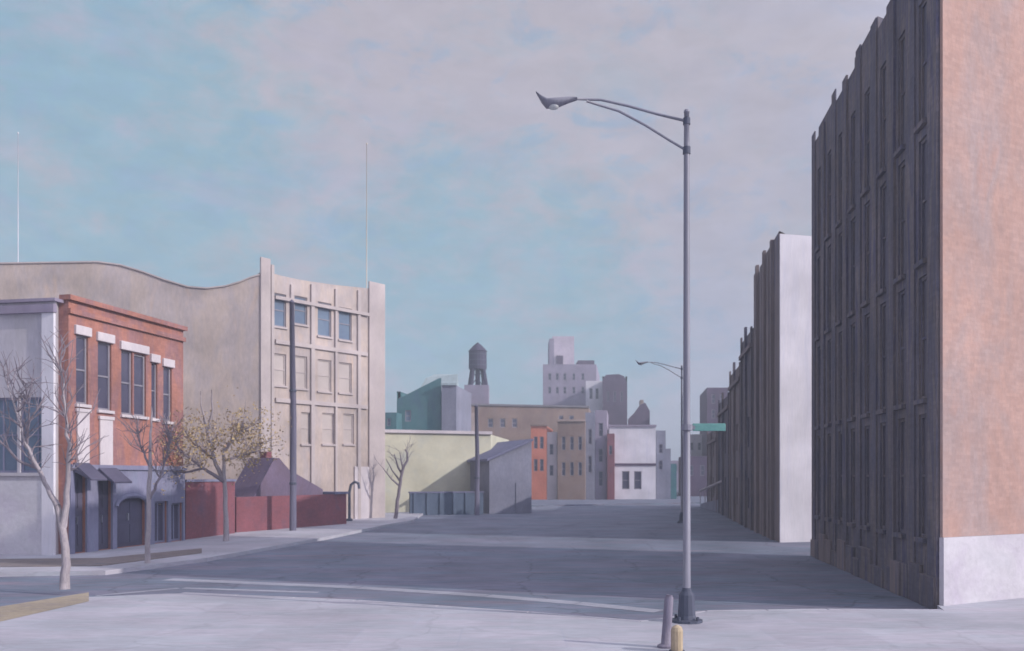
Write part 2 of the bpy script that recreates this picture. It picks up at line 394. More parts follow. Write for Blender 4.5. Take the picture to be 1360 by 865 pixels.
# ================================================================== LEFT SIDE
# --- tan corner building
A = xy(345,46.0); B = xy(510,52.8); E0 = (-29.5,43.2)
poly = [E0, A, B, (-15,61), (-30,58)]
H3 = 12.3
t3 = thing('tan_building', (*A,0), 'large tan building with sagging side roofline and four blue top windows', 'building')
fSide = Facade(E0, A); fFr = Facade(A, B)
def sz(px, py): return (fSide.s_of(px), fSide.z_of(px, py))
side_top = [(0, sz(0,350)[1])] + [sz(x,y) for x,y in ((0,351),(60,350),(130,349),(160,353),(190,362),(220,373),(250,382),(275,384),(300,381),(320,375),(334,369))] + [(fSide.L, fSide.z_of(340,366))]
def fz(px, py): return (fFr.s_of(px), fFr.z_of(px, py))
fr_top = [(0, fFr.z_of(345,362)), fz(358,362), fz(372,366), fz(400,372), fz(440,378), fz(488,383), (fFr.L, fFr.z_of(510,386))]
wins = []
for x0,x1,y0,y1 in ((362,380,390,434),(391,408,394,431),(422,440,402,447),(450,467,409,452)): wins.append(('glass', fFr.rect(x0,x1,y0,y1)))
for x0,x1,y0,y1 in ((362,380,470,512),(391,408,473,516),(422,440,478,520),(450,467,482,522)): wins.append(('milkglass', fFr.rect(x0,x1,y0,y1)))
for x0,x1,y0,y1 in ((400,416,548,590),(428,444,549,590),(456,470,550,590)): wins.append(('milkglass', fFr.rect(x0,x1,y0,y1)))
shell(poly, H3, 'tan', t3, holes={1: [w[1] for w in wins]}, tops={0: side_top, 1: fr_top}, roof_drop=.9)
for g, r in wins: window(fFr, r, t3, g, frame='frame' if g == 'glass' else 'tanstone', bars=(0,1), sill='tanstone')
for x0,x1,yt in ((345,358,343),(359,363,352),(385,389,378),(412,417,378),(444,447,384),(474,478,386),(489,510,376)):
    m = MB(); r = fFr.rect(x0,x1,yt,yt+5); fFr.box(m, max(-.05,r[0]), min(fFr.L+.04,r[1]), 0, r[3], .003, .11); m.build('pilaster', M['tanstone'], t3, bevel=.02)
for x0,x1,y in ((365,487,462),(365,487,536)):
    m = MB(); u0,u1 = fFr.s_of(x0), fFr.s_of(x1); z = fFr.z_of((x0+x1)/2, y); fFr.box(m, u0, u1, z-.12, z+.1, .003, .12); m.build('string_course', M['tanstone'], t3)
m = MB(); u0,u1 = fFr.s_of(364), fFr.s_of(488); z = 12.0; fFr.box(m, u0, u1, z-.1, z+.08, .003, .17); m.build('cornice', M['tanstone'], t3)
r = fFr.rect(470,494,620,692); m = MB(); fFr.box(m, r[0], r[1], .1, r[3], .003, .09); m.build('doorway', M['offwhite'], t3)

m = MB()                                          # coping following the sagging side parapet
for (u0,z0_),(u1,z1_) in zip(side_top, side_top[1:]):
    P = [fSide.P(u0,z0_+.003,.07), fSide.P(u1,z1_+.003,.07), fSide.P(u1,z1_+.003,-.3), fSide.P(u0,z0_+.003,-.3)]
    m.hexa(P + [p + Vector((0,0,.07)) for p in P])
m.build('coping', M['tanstone'], t3)

# mast and flagpole on the roofs
def mast(name, p, h, r, label, cat, mat):
    t = thing(name, p, label, cat)
    m = MB(); m.tube([p, p+Vector((0,0,h*.5)), p+Vector((0,0,h))], [r, r*.85, r*.55], 8); m.build('pole', M[mat], t, smooth=True)
    m = MB(); m.lathe([(.001,h+.12),(r*1.5,h+.06),(r*1.5,h),(.001,h-.04)][::-1], 10, p); m.build('finial', M[mat], t, smooth=True)
    m = MB(); m.box(p.x-.2,p.x+.2,p.y-.2,p.y+.2,p.z,p.z+.15); m.build('base_plate', M['steel'], t)
fp = Vector((*xy(487,53.4), 11.38)); mast('flagpole', fp, at(487,192,53.4).z - fp.z, .032, 'thin pale bare flagpole rising from far corner of the tan roof', 'flagpole', 'palepole')
fp = Vector((*xy(24,49.5), 11.38)); mast('antenna_mast', fp, at(24,178,49.5).z - fp.z, .026, 'thin white antenna mast on the tan roof at far left', 'mast', 'white')

# --- orange brick building
A = (-14.0,28.0); B = (-12.6,34.0)
poly = [A, B, (-20.5,36.2), (-22,29.6)]
t4 = thing('orange_brick_building', (*A,0), 'two storey orange brick building with white lintels and ground floor coloured blue grey for shade', 'building')
fO = Facade(A, B)
H4 = 8.15
up = [fO.rect(101,117,446,537), fO.rect(130,148,455,545), fO.rect(161,176,466,551), fO.rect(178,194,471,553), fO.rect(201,209,482,556), fO.rect(217,228,488,560)]
gz = fO.z_of(170,640)
arch = fO.rect(153,192,662,734)
g = [fO.rect(97,113,628,736), fO.rect(128,147,632,735), arch, fO.rect(203,221,666,724), fO.rect(225,241,668,720)]
g = [(a,b,max(.14,c),d) for a,b,c,d in g]
shell(poly, H4, 'orange', t4, holes={0: up+g})
for r in up: window(fO, r, t4, 'darkglass', bars=(0,1), sill='offwhite')
for i, r in enumerate(up[:2] + [(up[2][0], up[3][1], 0, max(up[2][3],up[3][3]))] + up[4:]):
    m = MB(); fO.box(m, r[0]-.09, r[1]+.09, r[3]+.004, r[3]+.30, -.05, .09); m.build('lintel', M['offwhite'], t4, bevel=.02)
for x0,x1,y0,y1 in ((101,117,548,622),(131,148,558,622)):
    r = fO.rect(x0,x1,y0,y1); m = MB(); fO.box(m, r[0], r[1], r[2], r[3], .003, .07); fO.box(m, r[0]-.05, r[1]+.05, r[3]+.002, r[3]+.12, .003, .1); m.build('panel', M['offwhite'], t4, bevel=.015)
# ground storey in pieces between the openings, street shade put into its blue grey
m = MB(); prev = 0.0
zt = fO.z_of(120,624)
for r in g + [(fO.L, fO.L, 0, 0)]:
    if r[0] - prev > .05: fO.box(m, prev+.003, r[0]-.003, 0, zt, .003, .08)
    if r[1] > r[0] and zt - r[3] > .03: fO.box(m, r[0]-.003+.003, r[1], r[3]+.003, zt, .003, .08)
    prev = r[1]
m.build('ground_storey', M['bluestone_shade'], t4)
m = MB(); fO.box(m, -.03, fO.L+.02, zt+.004, zt+.16, .003, .16); m.build('string_course', M['bluestone_shade'], t4)
m = MB(); fO.box(m, -.08, fO.L+.08, H4+.003, H4+.16, -.28, .14); fO.box(m, -.03, fO.L+.03, H4-.42, H4-.26, .003, .1); m.build('cornice', M['orange'], t4)
for r in (g[0], g[1], g[2]):
    m = MB(); a,b,c,d = r; fO.box(m, a, b, c, d, -.15, -.1); w=(b-a)
    for k in (0,1):
        for q in (0,1): fO.box(m, a+w*(.08+.48*k), a+w*(.44+.48*k), c+(d-c)*(.08+.48*q), c+(d-c)*(.46+.46*q), -.1, -.08)
    dd = m.build('door', M['opening'], t4)
    h = MB(); fO.box(h, a+w*.46, a+w*.5, c+.9, c+1.15, -.1, -.04); h.build('handle', M['steel'], dd)
for r in g[3:]: window(fO, r, t4, 'darkglass', bars=(1,0), frame='bluestone_shade')
# round arch moulding over the broad doorway
a,b,c,d = arch; m = MB(); cu=(a+b)/2; rr=(b-a)/2
pts=[fO.P(cu+rr*1.08*math.cos(q), d-.25+rr*.45*math.sin(q), .1) for q in [math.pi*k/12 for k in range(13)]]
m.tube(pts, .08, 8); m.build('arch_moulding', M['bluestone_shade'], t4, smooth=True)
for r in g[:2]:                                   # sloping awnings
    a,b,c,d = r; m = MB()
    m.hexa([fO.P(a-.1,d-.25,.75), fO.P(b+.1,d-.25,.75), fO.P(b+.1,d+.05,.085), fO.P(a-.1,d+.05,.085), fO.P(a-.1,d-.2,.75), fO.P(b+.1,d-.2,.75), fO.P(b+.1,d+.32,.085), fO.P(a-.1,d+.32,.085)])
    m.build('awning', M['opening'], t4)

# --- pale building at the far left
A = (-20.8,28.9); B = (-14.25,27.7)
poly = [A, B, (-14.6,29.3), (-21,31.2)]
poly = [(-23.5,29.4), B, (-14.35,28.9), (-22.6,30.6), (-23.5,33)]
t5 = thing('pale_building', (*B,0), 'pale lavender building at the left edge with a broad dark window band', 'building')
fP = Facade(poly[0], poly[1])
H5 = fP.z_of(40,402)
wb = fP.rect(-20,70,528,628); half = (wb[0]+wb[1])/2
hl = [(wb[0]-1.2, wb[0]-.06, wb[2], wb[3]), (wb[0]+.04, half-.05, wb[2], wb[3]), (half+.05, wb[1], wb[2], wb[3])]
shell([(-23.5,29.4), B, (-14.9,30.0), (-22.5,32.5)], H5, 'pale', t5, holes={0: hl})
for r in hl: window(fP, r, t5, 'glass', bars=(1,1), frame='bluestone_shade', sill='pale')
m = MB(); fP.box(m, 0, fP.L+.04, H5-.35, H5-.1, .003, .16); fP.box(m, 0, fP.L+.06, H5+.003, H5+.1, -.28, .12); m.build('cornice', M['lav'], t5)
m = MB(); fP.box(m, fP.L-.42, fP.L, 0, H5-.36, .003, .1); m.build('pilaster', M['white'], t5)
m = MB(); fP.box(m, 0, fP.L-.43, 0, wb[2]-.25, .003, .07); m.build('base_course', M['frontbase'], t5)

# --- low brick wall and red shed with blue slate roof
wA, wB = gp(247,721), gp(312,712)
t6 = thing('brick_garden_wall', wA, 'low dull red brick wall behind the ochre tree', 'wall')
f = Facade(wA, wB); m = MB(); zt = f.z_of(280,640); f.box(m, 0, f.L, 0, zt, -.3, 0); m.build('wall', M['redbrick'], t6)
m = MB(); f.box(m, -.04, f.L+.04, zt+.003, zt+.1, -.35, .05); m.build('coping', M['bluestone_shade'], t6)

A = gp(314,711); B = gp(460,699)
A = Vector((A.x, A.y, 0)); f = Facade(A, B)
bd = f.n * -3.2
poly = [A, B, B+bd, A+bd]
t7 = thing('red_brick_shed', A, 'low maroon brick shed with a small violet gable above, beside the dark pole', 'shed')
zr = f.z_of(400,658)
hol = []
shell([(p.x,p.y) for p in poly], zr, 'redbrick', t7, holes={0: hol}, roof_drop=.2)
for r in hol: window(f, r, t7, 'darkglass', bars=(1,0), frame='redbrick', sill='bluestone_shade')
# cross gable
u0,u1,um = f.s_of(352), f.s_of(438), f.s_of(380); zk = f.z_of(380,608)
m = MB()
pts = [(u0-.2, zr-.2),(u1+.2, zr-.2),(u1+.2,zr+.25),(um+.9, zk-.55),(um+.2, zk),(um-.1,zk)]
n = len(pts); vs = [f.P(u,z,-.6) for u,z in pts] + [f.P(u,z,-2.2) for u,z in pts]
m.add(vs, [tuple(range(n)), tuple(range(2*n-1,n-1,-1))] + [(n+i, n+(i+1)%n, (i+1)%n, i) for i in range(n)])
m.build('gable', M['gable'], t7)
m = MB(); f.box(m, f.s_of(380), f.s_of(387), zk-.7, zk+.3, -1.6, -1.2); m.build('chimney', M['redbrick'], t7)
m = MB(); f.box(m, f.s_of(443), f.L+.1, zr+.003, zr+.12, -3.3, .1); m.build('coping', M['slate'], t7)

# ================================================================== MIDDLE DISTANCE
def block(name, x0, x1, ytop, d, depth, mat, label, group=None, skew=0.0, wins=(), pane='darkglass', top=None, cornice=None, zbase=0.0, cat='building'):
    A, B = xy(x0,d), xy(x1,d+skew)
    poly = [A, B, (B[0]+depth*.13, B[1]+depth), (A[0]+depth*.13, A[1]+depth)]
    t = thing(name, (*A,zbase), label, cat, group)
    f = Facade(A, B); H = f.z_of((x0+x1)/2, ytop)
    hs = [f.rect(*w) for w in wins]
    tp = None
    if top: tp = {0: [(0, f.z_of(x0, top[0][1]))] + [(f.s_of(x), f.z_of(x,y)) for x,y in top[1:-1]] + [(f.L, f.z_of(x1, top[-1][1]))]}
    shell(poly, H, mat, t, holes={0: hs}, tops=tp, z0=zbase)
    for r in hs: window(f, r, t, pane, bars=(0,1), fw=.1)
    if cornice:
        m = MB(); f.box(m, -.05, f.L+.05, H+.004, H+.22, -.3, .18); m.build('cornice', M[cornice], t)
    return t, f, H

ty, fY, HY = block('yellow_building', 505, 652, 576, 62, 10, 'yellow', 'long low pale yellow green building behind the dark low wall', cornice='offwhite', skew=3.0)
# added lean-to form standing in for the diagonal shadow on the yellow wall
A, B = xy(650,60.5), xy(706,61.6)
f = Facade(A,B); t = thing('shadow_lean_to', (*A,0), 'blue grey lean-to form standing in for a diagonal shadow, between yellow building and rust red house', 'shed')
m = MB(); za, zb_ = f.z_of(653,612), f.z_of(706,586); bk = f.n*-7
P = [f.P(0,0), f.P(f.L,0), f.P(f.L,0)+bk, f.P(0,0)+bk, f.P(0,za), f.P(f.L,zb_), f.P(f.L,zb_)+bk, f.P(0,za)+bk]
m.hexa(P); m.build('wall', M['greyblue'], t)  # added form standing in for the diagonal shadow
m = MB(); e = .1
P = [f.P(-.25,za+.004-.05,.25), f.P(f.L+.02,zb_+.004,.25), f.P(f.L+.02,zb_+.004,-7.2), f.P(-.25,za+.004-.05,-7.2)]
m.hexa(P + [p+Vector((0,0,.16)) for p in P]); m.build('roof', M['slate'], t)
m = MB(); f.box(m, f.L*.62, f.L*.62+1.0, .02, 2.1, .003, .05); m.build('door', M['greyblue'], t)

lw = thing('low_wall', (*xy(545,58.2),0), 'low dark blue green wall in front of the yellow building', 'wall')
f = Facade(xy(545,58.2), xy(642,59.8)); m = MB(); zt = f.z_of(590,655); f.box(m, 0, f.L, 0, zt, -.35, 0); m.build('wall', M['hedge'], lw)
m = MB(); f.box(m, -.05, f.L+.05, zt+.003, zt+.1, -.4, .05); m.build('coping', M['slate'], lw)
for k in range(6):
    m = MB(); u = .2 + k*(f.L-.6)/5; f.box(m, u, u+.25, 0, zt-.003, .003, .09); m.build('pier', M['hedge'], lw)

# teal building with pale bay
tt, f, H = block('teal_building', 527, 586, 520, 84, 9, 'teal', 'teal clad building with slanting roof above the yellow one', top=[(527,531),(560,514),(586,502)], wins=[(538,546,545,560)], pane='glass')
r = f.rect(560,586,500,502)
m = MB(); za = f.z_of(556,517); f.hx = None
P = [f.P(f.s_of(545), 9.0, -1), f.P(f.s_of(606), 9.0, -1), f.P(f.s_of(606), 9.0, -6), f.P(f.s_of(545), 9.0, -6)]
zt2 = f.z_of(590,490)
m.hexa([Vector((p.x,p.y,9.5)) for p in P] + [f.P(f.s_of(562), zt2-.6, -2.5), f.P(f.s_of(606), zt2-.2, -2.5), f.P(f.s_of(604), zt2, -4.5), f.P(f.s_of(572), zt2, -4.5)]); m.build('upper_roof', M['palegreen'], tt)
block('pale_annex', 586.5, 606, 512, 83.5, 8, 'greyblue', 'narrow pale grey annex joined to the right of the teal building', cornice='palegreen')
block('teal_shed', 508, 526.5, 548, 82, 6, 'teal', 'small teal shed at the left foot of the teal building', wins=[(514,519,556,566)], pane='glass')

# long brown building and the houses in front of it
tb, fB, HB = block('brown_building', 604, 782, 540, 106, 16, 'brown', 'long flat roofed brown building carrying the water tower', cornice='roof', skew=4.0,
   wins=[(614,620,556,568),(648,655,556,568),(664,671,556,568),(680,687,556,568),(742,748,552,566),(756,762,552,566)])
m = MB(); fB.box(m, fB.s_of(605), fB.s_of(632), 0, HB-.9, .003, .5); m.build('bay', M['ochre'], tb)
block('row_house', 705, 726, 566, 95, 8, 'rust', 'narrow rust red house beside the white one', 'small houses at the end of the street', wins=[(709,714,580,596),(717,722,580,596),(709,714,610,626),(717,722,610,626)], cornice='brown')
block('row_house', 726.5, 740, 574, 95.4, 8, 'offwhite', 'narrow white house between the rust red and brown ones', 'small houses at the end of the street', wins=[(730,735,590,604),(730,735,618,632)])
block('row_house', 740.5, 777, 560, 94.6, 8, 'brown', 'wider brown house with a row of windows right of the white one', 'small houses at the end of the street', wins=[(746,751,580,598),(757,762,580,598),(768,773,580,598),(746,751,614,632),(757,762,614,632),(768,773,614,632)], cornice='ochre')
block('row_house', 777.5, 790, 548, 96, 8, 'greyblue', 'tall slim grey blue house right of the brown one', 'small houses at the end of the street', wins=[(781,786,570,590),(781,786,606,628)])
block('row_house', 790.5, 806, 545, 96.6, 8, 'lav', 'tall slim lavender house beside the thin dark red house', 'small houses at the end of the street', wins=[(795,801,562,580),(795,801,596,614),(795,801,626,646)])
block('row_house', 806.5, 816, 576, 95.8, 8, 'redbrick', 'very thin dark red house squeezed against the white block', 'small houses at the end of the street', wins=[(809,813,592,604)])
tw, fW, HW = block('white_block', 809, 871, 567, 98, 14, 'white', 'plain white block with a dark band above two ground floor windows', cornice='lav', wins=[(826,836,626,650),(842,852,626,650)])
m = MB(); z = fW.z_of(840,617); fW.box(m, 0, fW.L, z-.12, z+.12, .003, .12); m.build('band', M['plum'], tw)
tg, f, H = block('stepped_building', 871.5, 884, 572, 99, 12, 'greyblue', 'dark grey blue stepped building just left of the lamp post', wins=[(875,880,590,602),(875,880,612,624)])
m = MB(); f.box(m, f.L+.003, f.s_of(891), 0, f.z_of(888,596), -11, -.1); m.build('lower_wing', M['greyblue'], tg)
m = MB(); f.box(m, f.s_of(891)+.003, f.s_of(899), 0, f.z_of(895,616), -10, -.2); m.build('porch', M['teal'], tg)

# towers behind
tl, f, H = block('lavender_tower', 721, 792, 484, 150, 18, 'lav', 'broad lavender tower block with a pink white top storey', wins=[(x, x+4, y, y+9) for x in (728,738,748,760,772) for y in (496,514)])
m = MB(); r = f.rect(734,763,446,484); f.box(m, r[0], r[1], H-.6, r[3], -8, -.6); pk = m.build('penthouse', M['pink'], tl)
m = MB(); f.box(m, f.s_of(730), f.s_of(736), H-.6, r[3]-.4, -7, -.59); m.build('shaft', M['lav'], tl)
m = MB(); r = f.rect(739,748,472,483); f.box(m, r[0], r[1], r[2], r[3], -.598, -.4); m.build('hatch', M['plum'], tl)
m = MB(); r = f.rect(768,790,478,486); f.box(m, r[0], r[1], H-.6, r[3], -6, -.8); m.build('parapet', M['plum'], tl)
block('white_tower', 778, 801, 506, 140, 10, 'white', 'white tower in front of the lavender block with two dark slits', wins=[(783,787,516,530),(791,795,516,530)])
# dark tower
block('plum_tower', 800, 833, 500, 134, 8, 'plum', 'narrow dark plum tower with chamfered top rising behind the white block', top=[(800,504),(805,498),(822,497),(829,500),(833,509)], wins=[(806,809,520,534),(815,818,520,534),(824,827,520,534)])
# gabled roof peeping over the white block
th, f, H = block('far_house', 834, 863, 558, 125, 9, 'plum', 'dark violet house with a sloping roof peeping over the white block', top=[(834,557),(842,549),(850,538),(857,535),(863,546)])
m = MB(); f.box(m, f.s_of(853), f.s_of(857), H-.5, f.z_of(855,530), -3, -1.5); m.build('chimney', M['ochre'], th)
# beyond the lamp
block('plum_tower', 939, 967, 515, 120, 12, 'plum', 'dark plum tower standing behind the end of the shaded row', wins=[(945,950,524,536),(945,950,544,556),(956,961,524,536)])
block('far_pale_house', 912, 941, 577, 128, 10, 'pale', 'far pale house seen just right of the lamp post', wins=[(917,921,588,598),(927,931,588,598)])
block('far_low_block', 906, 944, 606, 112, 8, 'plum', 'low dark plum block at the street end below the pale house', wins=[(915,921,618,632),(930,936,618,632)])
block('far_terrace', 846, 915, 612, 165, 10, 'lav', 'hazy lavender terrace closing the far end of the street', wins=[(x,x+4,618,626) for x in (886,896,904)])
block('far_terrace', 420, 560, 618, 150, 10, 'greyblue', 'grey far terrace hidden behind the yellow building') if False else None

# ramp with pale rail at the end of the right row
P0, P1 = Vector((*xy(930,74),0)), Vector((*xy(982,52.5),0))
t = thing('ramp', P0, 'sloping ramp with a pale rail at the far end of the shaded row', 'ramp')
f = Facade(P0,P1); m = MB()
za, zb_ = .25, 1.5
m.hexa([f.P(0,0,0), f.P(f.L,0,0), f.P(f.L,0,-1.2), f.P(0,0,-1.2), f.P(0,za,0), f.P(f.L,zb_,0), f.P(f.L,zb_,-1.2), f.P(0,za,-1.2)]); m.build('deck', M['greyblue'], t)
m = MB(); m.tube([f.P(0,za+1.1,0), f.P(f.L,zb_+1.2,0)], .10, 8); m.build('rail', M['rail'], t)
for k in range(7):
    u = f.L*k/6; z = za+(zb_-za)*k/6; m = MB(); m.tube([f.P(u,z,0), f.P(u,z+1.1,0)], .035, 6); m.build('post', M['rail'], t)

# ================================================================== WATER TOWER on the brown roof
d = 110; c = Vector((*xy(634.5,d), HB-.55)); s = d/F
t = thing('water_tower', c, 'dark rooftop water tower on thin legs with conical cap', 'water tower')
zb0 = at(0,513,d).z; zt0 = at(0,491,d).z; zt1 = at(0,467,d).z; zt2 = at(0,457,d).z
m = MB(); m.lathe([(11.5*s,zt0-c.z),(12*s,zt0-c.z+.3),(11.6*s,zt1-c.z)], 20, c); tk = m.build('tank', M['tank'], t, smooth=False)
m = MB()
for z in (zt0+.5, (zt0+zt1)/2, zt1-.4): m.lathe([(12.05*s,z-c.z-.06),(12.25*s,z-c.z),(12.05*s,z-c.z+.06)], 20, c)
m.build('hoops', M['darksteel'], tk)
m = MB(); m.lathe([(12.8*s,zt1-c.z+.004),(6*s,(zt2-zt1)*.75+zt1-c.z),(.02,zt2-c.z+.2)], 20, c); m.build('cap', M['tank'], t)
for i in range(4):
    q = R(45+90*i+12); a = c+Vector((math.cos(q)*14*s, math.sin(q)*14*s, zb0-c.z)); b = c+Vector((math.cos(q)*10*s, math.sin(q)*10*s, zt0-c.z))
    m = MB(); m.tube([a,b], .2, 6); m.build('leg', M['tank'], t)
m = MB(); m.tube([c+Vector((0,0,zb0-c.z)), c+Vector((0,0,zt0-c.z))], .3, 8); m.build('riser_pipe', M['tank'], t)
m = MB()
for i in range(4):
    q, q2 = R(45+90*i+12), R(135+90*i+12)
    a = c+Vector((math.cos(q)*14*s, math.sin(q)*14*s, zb0-c.z)); b = c+Vector((math.cos(q2)*10*s, math.sin(q2)*10*s, zt0-c.z)); m.tube([a,b], .06, 5)
m.build('bracing', M['tank'], t)
m = MB(); m.box(c.x-17*s, c.x+15*s, c.y-1.5, c.y+1.5, c.z, zb0); m.build('plinth', M['lav'], t)

# ================================================================== STREET LAMPS AND POLES
def lamp_parts(root, p, scale=1.0):
    W = lambda x, z, y=0: p + Vector((x, y, z))
    top = 8.64
    m = MB(); m.tube([W(0,.5), W(0,4), W(0,8.0), W(0,top)], [.068,.06,.05,.044], 12); m.build('pole', M['steel'], root, smooth=True)
    m = MB(); m.lathe([(.27,0),(.27,.04),(.17,.05),(.15,.12),(.13,.46),(.085,.52),(.072,.58)], 12, p); b = m.build('base', M['darksteel'], root)
    for k in range(4):
        q = R(45+90*k); m = MB(); m.lathe([(.025,.041),(.025,.1),(.001,.11)], 6, W(.22*math.cos(q), 0, .22*math.sin(q))); m.build('bolt', M['darksteel'], b)
    m = MB(); m.lathe([(.044,top),(.052,top+.01),(.04,top+.05),(.002,top+.06)], 10, p); m.build('pole_cap', M['steel'], root)
    m = MB(); m.tube([W(0,8.5), W(-.5,8.62), W(-1.0,8.76), W(-1.45,8.86), W(-1.95,8.88)], [.026,.024,.023,.022,.022], 8)
    m.build('arm', M['steel'], root, smooth=True)
    m = MB(); m.tube([W(0,8.0), W(-.3,8.18), W(-.7,8.43), W(-1.15,8.67), W(-1.7,8.84)], [.022]*5, 8); m.build('brace', M['steel'], root, smooth=True)
    m = MB(); m.lathe([(.066,7.94),(.066,8.06)], 12, p); m.lathe([(.062,8.44),(.062,8.55)], 12, p); m.build('collar', M['darksteel'], root)
    # cobra head with an upturned nose
    prof = [(-1.86,8.88,.045),(-2.0,8.86,.08),(-2.2,8.81,.14),(-2.38,8.80,.15),(-2.46,8.87,.11),(-2.56,9.0,.025)]
    th = [.045,.09,.14,.13,.09,.025]
    vs=[]; fs=[]; n=10
    for (x,z,w),h in zip(prof, th):
        for k in range(n):
            q=2*math.pi*k/n; vs.append(W(x, z+h*.55*math.sin(q), w*math.cos(q)))
    for i in range(len(prof)-1):
        for k in range(n): fs.append((i*n+k,i*n+(k+1)%n,(i+1)*n+(k+1)%n,(i+1)*n+k))
    fs += [tuple(range(n)), tuple(range(len(vs)-1,len(vs)-n-1,-1))]
    m = MB(); m.add(vs, fs); hd = m.build('lamp_head', M['steel'], root, smooth=True)
    m = MB(); m.lathe([(.02,-.04),(.08,-.02),(.1,.03)], 12, W(-2.26,8.74)); m.build('lens', M['lens'], hd, smooth=True)
lp0 = gp(912,826,KZ)
l1 = thing('street_lamp', lp0, 'tall grey street lamp with long bent arm on the near pavement corner', 'street lamp', 'street lamps along the street')
lamp_parts(l1, lp0)
l2 = l1.copy(); COL.objects.link(l2); l2.location = Vector((*xy(905.5,49.0),0)); l2['label'] = 'distant street lamp, its arm showing left of the near lamp post'
for ch in list(l1.children):
    c2 = ch.copy(); COL.objects.link(c2); c2.parent = l2
    for g2 in ch.children:
        e2 = g2.copy(); COL.objects.link(e2); e2.parent = c2
# street name plate clamped to the near pole
sp = lp0 + Vector((0,0,at(0,568,lp0.y).z - KZ))
t = thing('street_sign', sp, 'small green street name plate clamped to the near lamp pole', 'sign')
m = MB(); m.box(sp.x+.10, sp.x+.66, sp.y-.012, sp.y+.012, sp.z-.06, sp.z+.07); m.build('plate', M['sign'], t, bevel=.008)
m = MB(); m.lathe([(.1,-.05),(.1,.05)], 12, sp); m.box(sp.x+.07, sp.x+.14, sp.y-.018, sp.y+.018, sp.z-.03, sp.z+.03); m.build('bracket', M['steel'], t)

def utility_pole(px, dist, ytop, r, label, mat, cross):
    p = Vector((*xy(px,dist),0)); h = at(px,ytop,p.y).z
    t = thing('utility_pole', p, label, 'utility pole', 'timber poles by the roadside')
    m = MB(); m.tube([p, p+Vector((.03,0,h*.5)), p+Vector((-.05,0,h))], [r, r*.85, r*.65], 10); m.build('pole', M[mat], t, smooth=True)
    m = MB(); m.lathe([(r*.8,h),(r*.7,h+.05),(.01,h+.14)], 8, p+Vector((-.05,0,0))); m.build('cap', M[mat], t)
    for z in cross:
        m = MB(); m.lathe([(r*1.05,z),(r*1.05,z+.1)], 10, p+Vector((.0,0,0))); m.build('band', M['darksteel'], t)
    return p, h
utility_pole(389, 40.2, 402, .16, 'dark timber pole in front of the tan building and red shed', 'polewood', (2.2, 6.4))
utility_pole(633.5, 58.3, 540, .17, 'shorter dark pole before the yellow building under the water tower', 'polewood', (2.4,))

# bent-top pipe by the tan building
p = Vector((*xy(464,48.6),KZ)); s = p.y/F
t = thing('bent_pipe', p, 'dark bent-top vent pipe standing by the tan building doorway', 'pipe')
pts = [p + Vector((x*s,0,z*s)) for x,z in ((0,0),(0,20),(0,38),(2,48),(7,52),(12,50),(13,43))]
m = MB(); m.tube(pts, .075, 8); m.build('pipe', M['darksteel'], t, smooth=True)
m = MB(); m.lathe([(.18,0),(.18,.1),(.12,.14)], 10, p); m.build('flange', M['darksteel'], t)

# bollard and stubby ochre post beside the lamp
p = gp(884,860,KZ)
t = thing('bollard', p, 'violet grey leaning steel bollard left of the lamp base', 'bollard')
tip = p + Vector((.05,0,.72)); m = MB(); m.tube([p, p.lerp(tip,.5), tip, tip+Vector((.002,0,.04))], [.072,.068,.064,.04], 12); m.build('post', M['bollard'], t, smooth=True)
m = MB(); m.lathe([(.12,0),(.12,.03),(.08,.05)], 12, p); m.build('foot', M['bollard'], t)
p = gp(899,866,KZ)
t = thing('marker_post', p, 'stubby ochre marker post at the foot of the leaning bollard', 'post')
m = MB(); m.lathe([(.085,0),(.085,.3),(.07,.35),(.02,.38)], 12, p); m.build('post', M['ochrepost'], t)
m = MB(); m.lathe([(.11,0),(.11,.025)], 12, p); m.build('foot', M['darksteel'], t)

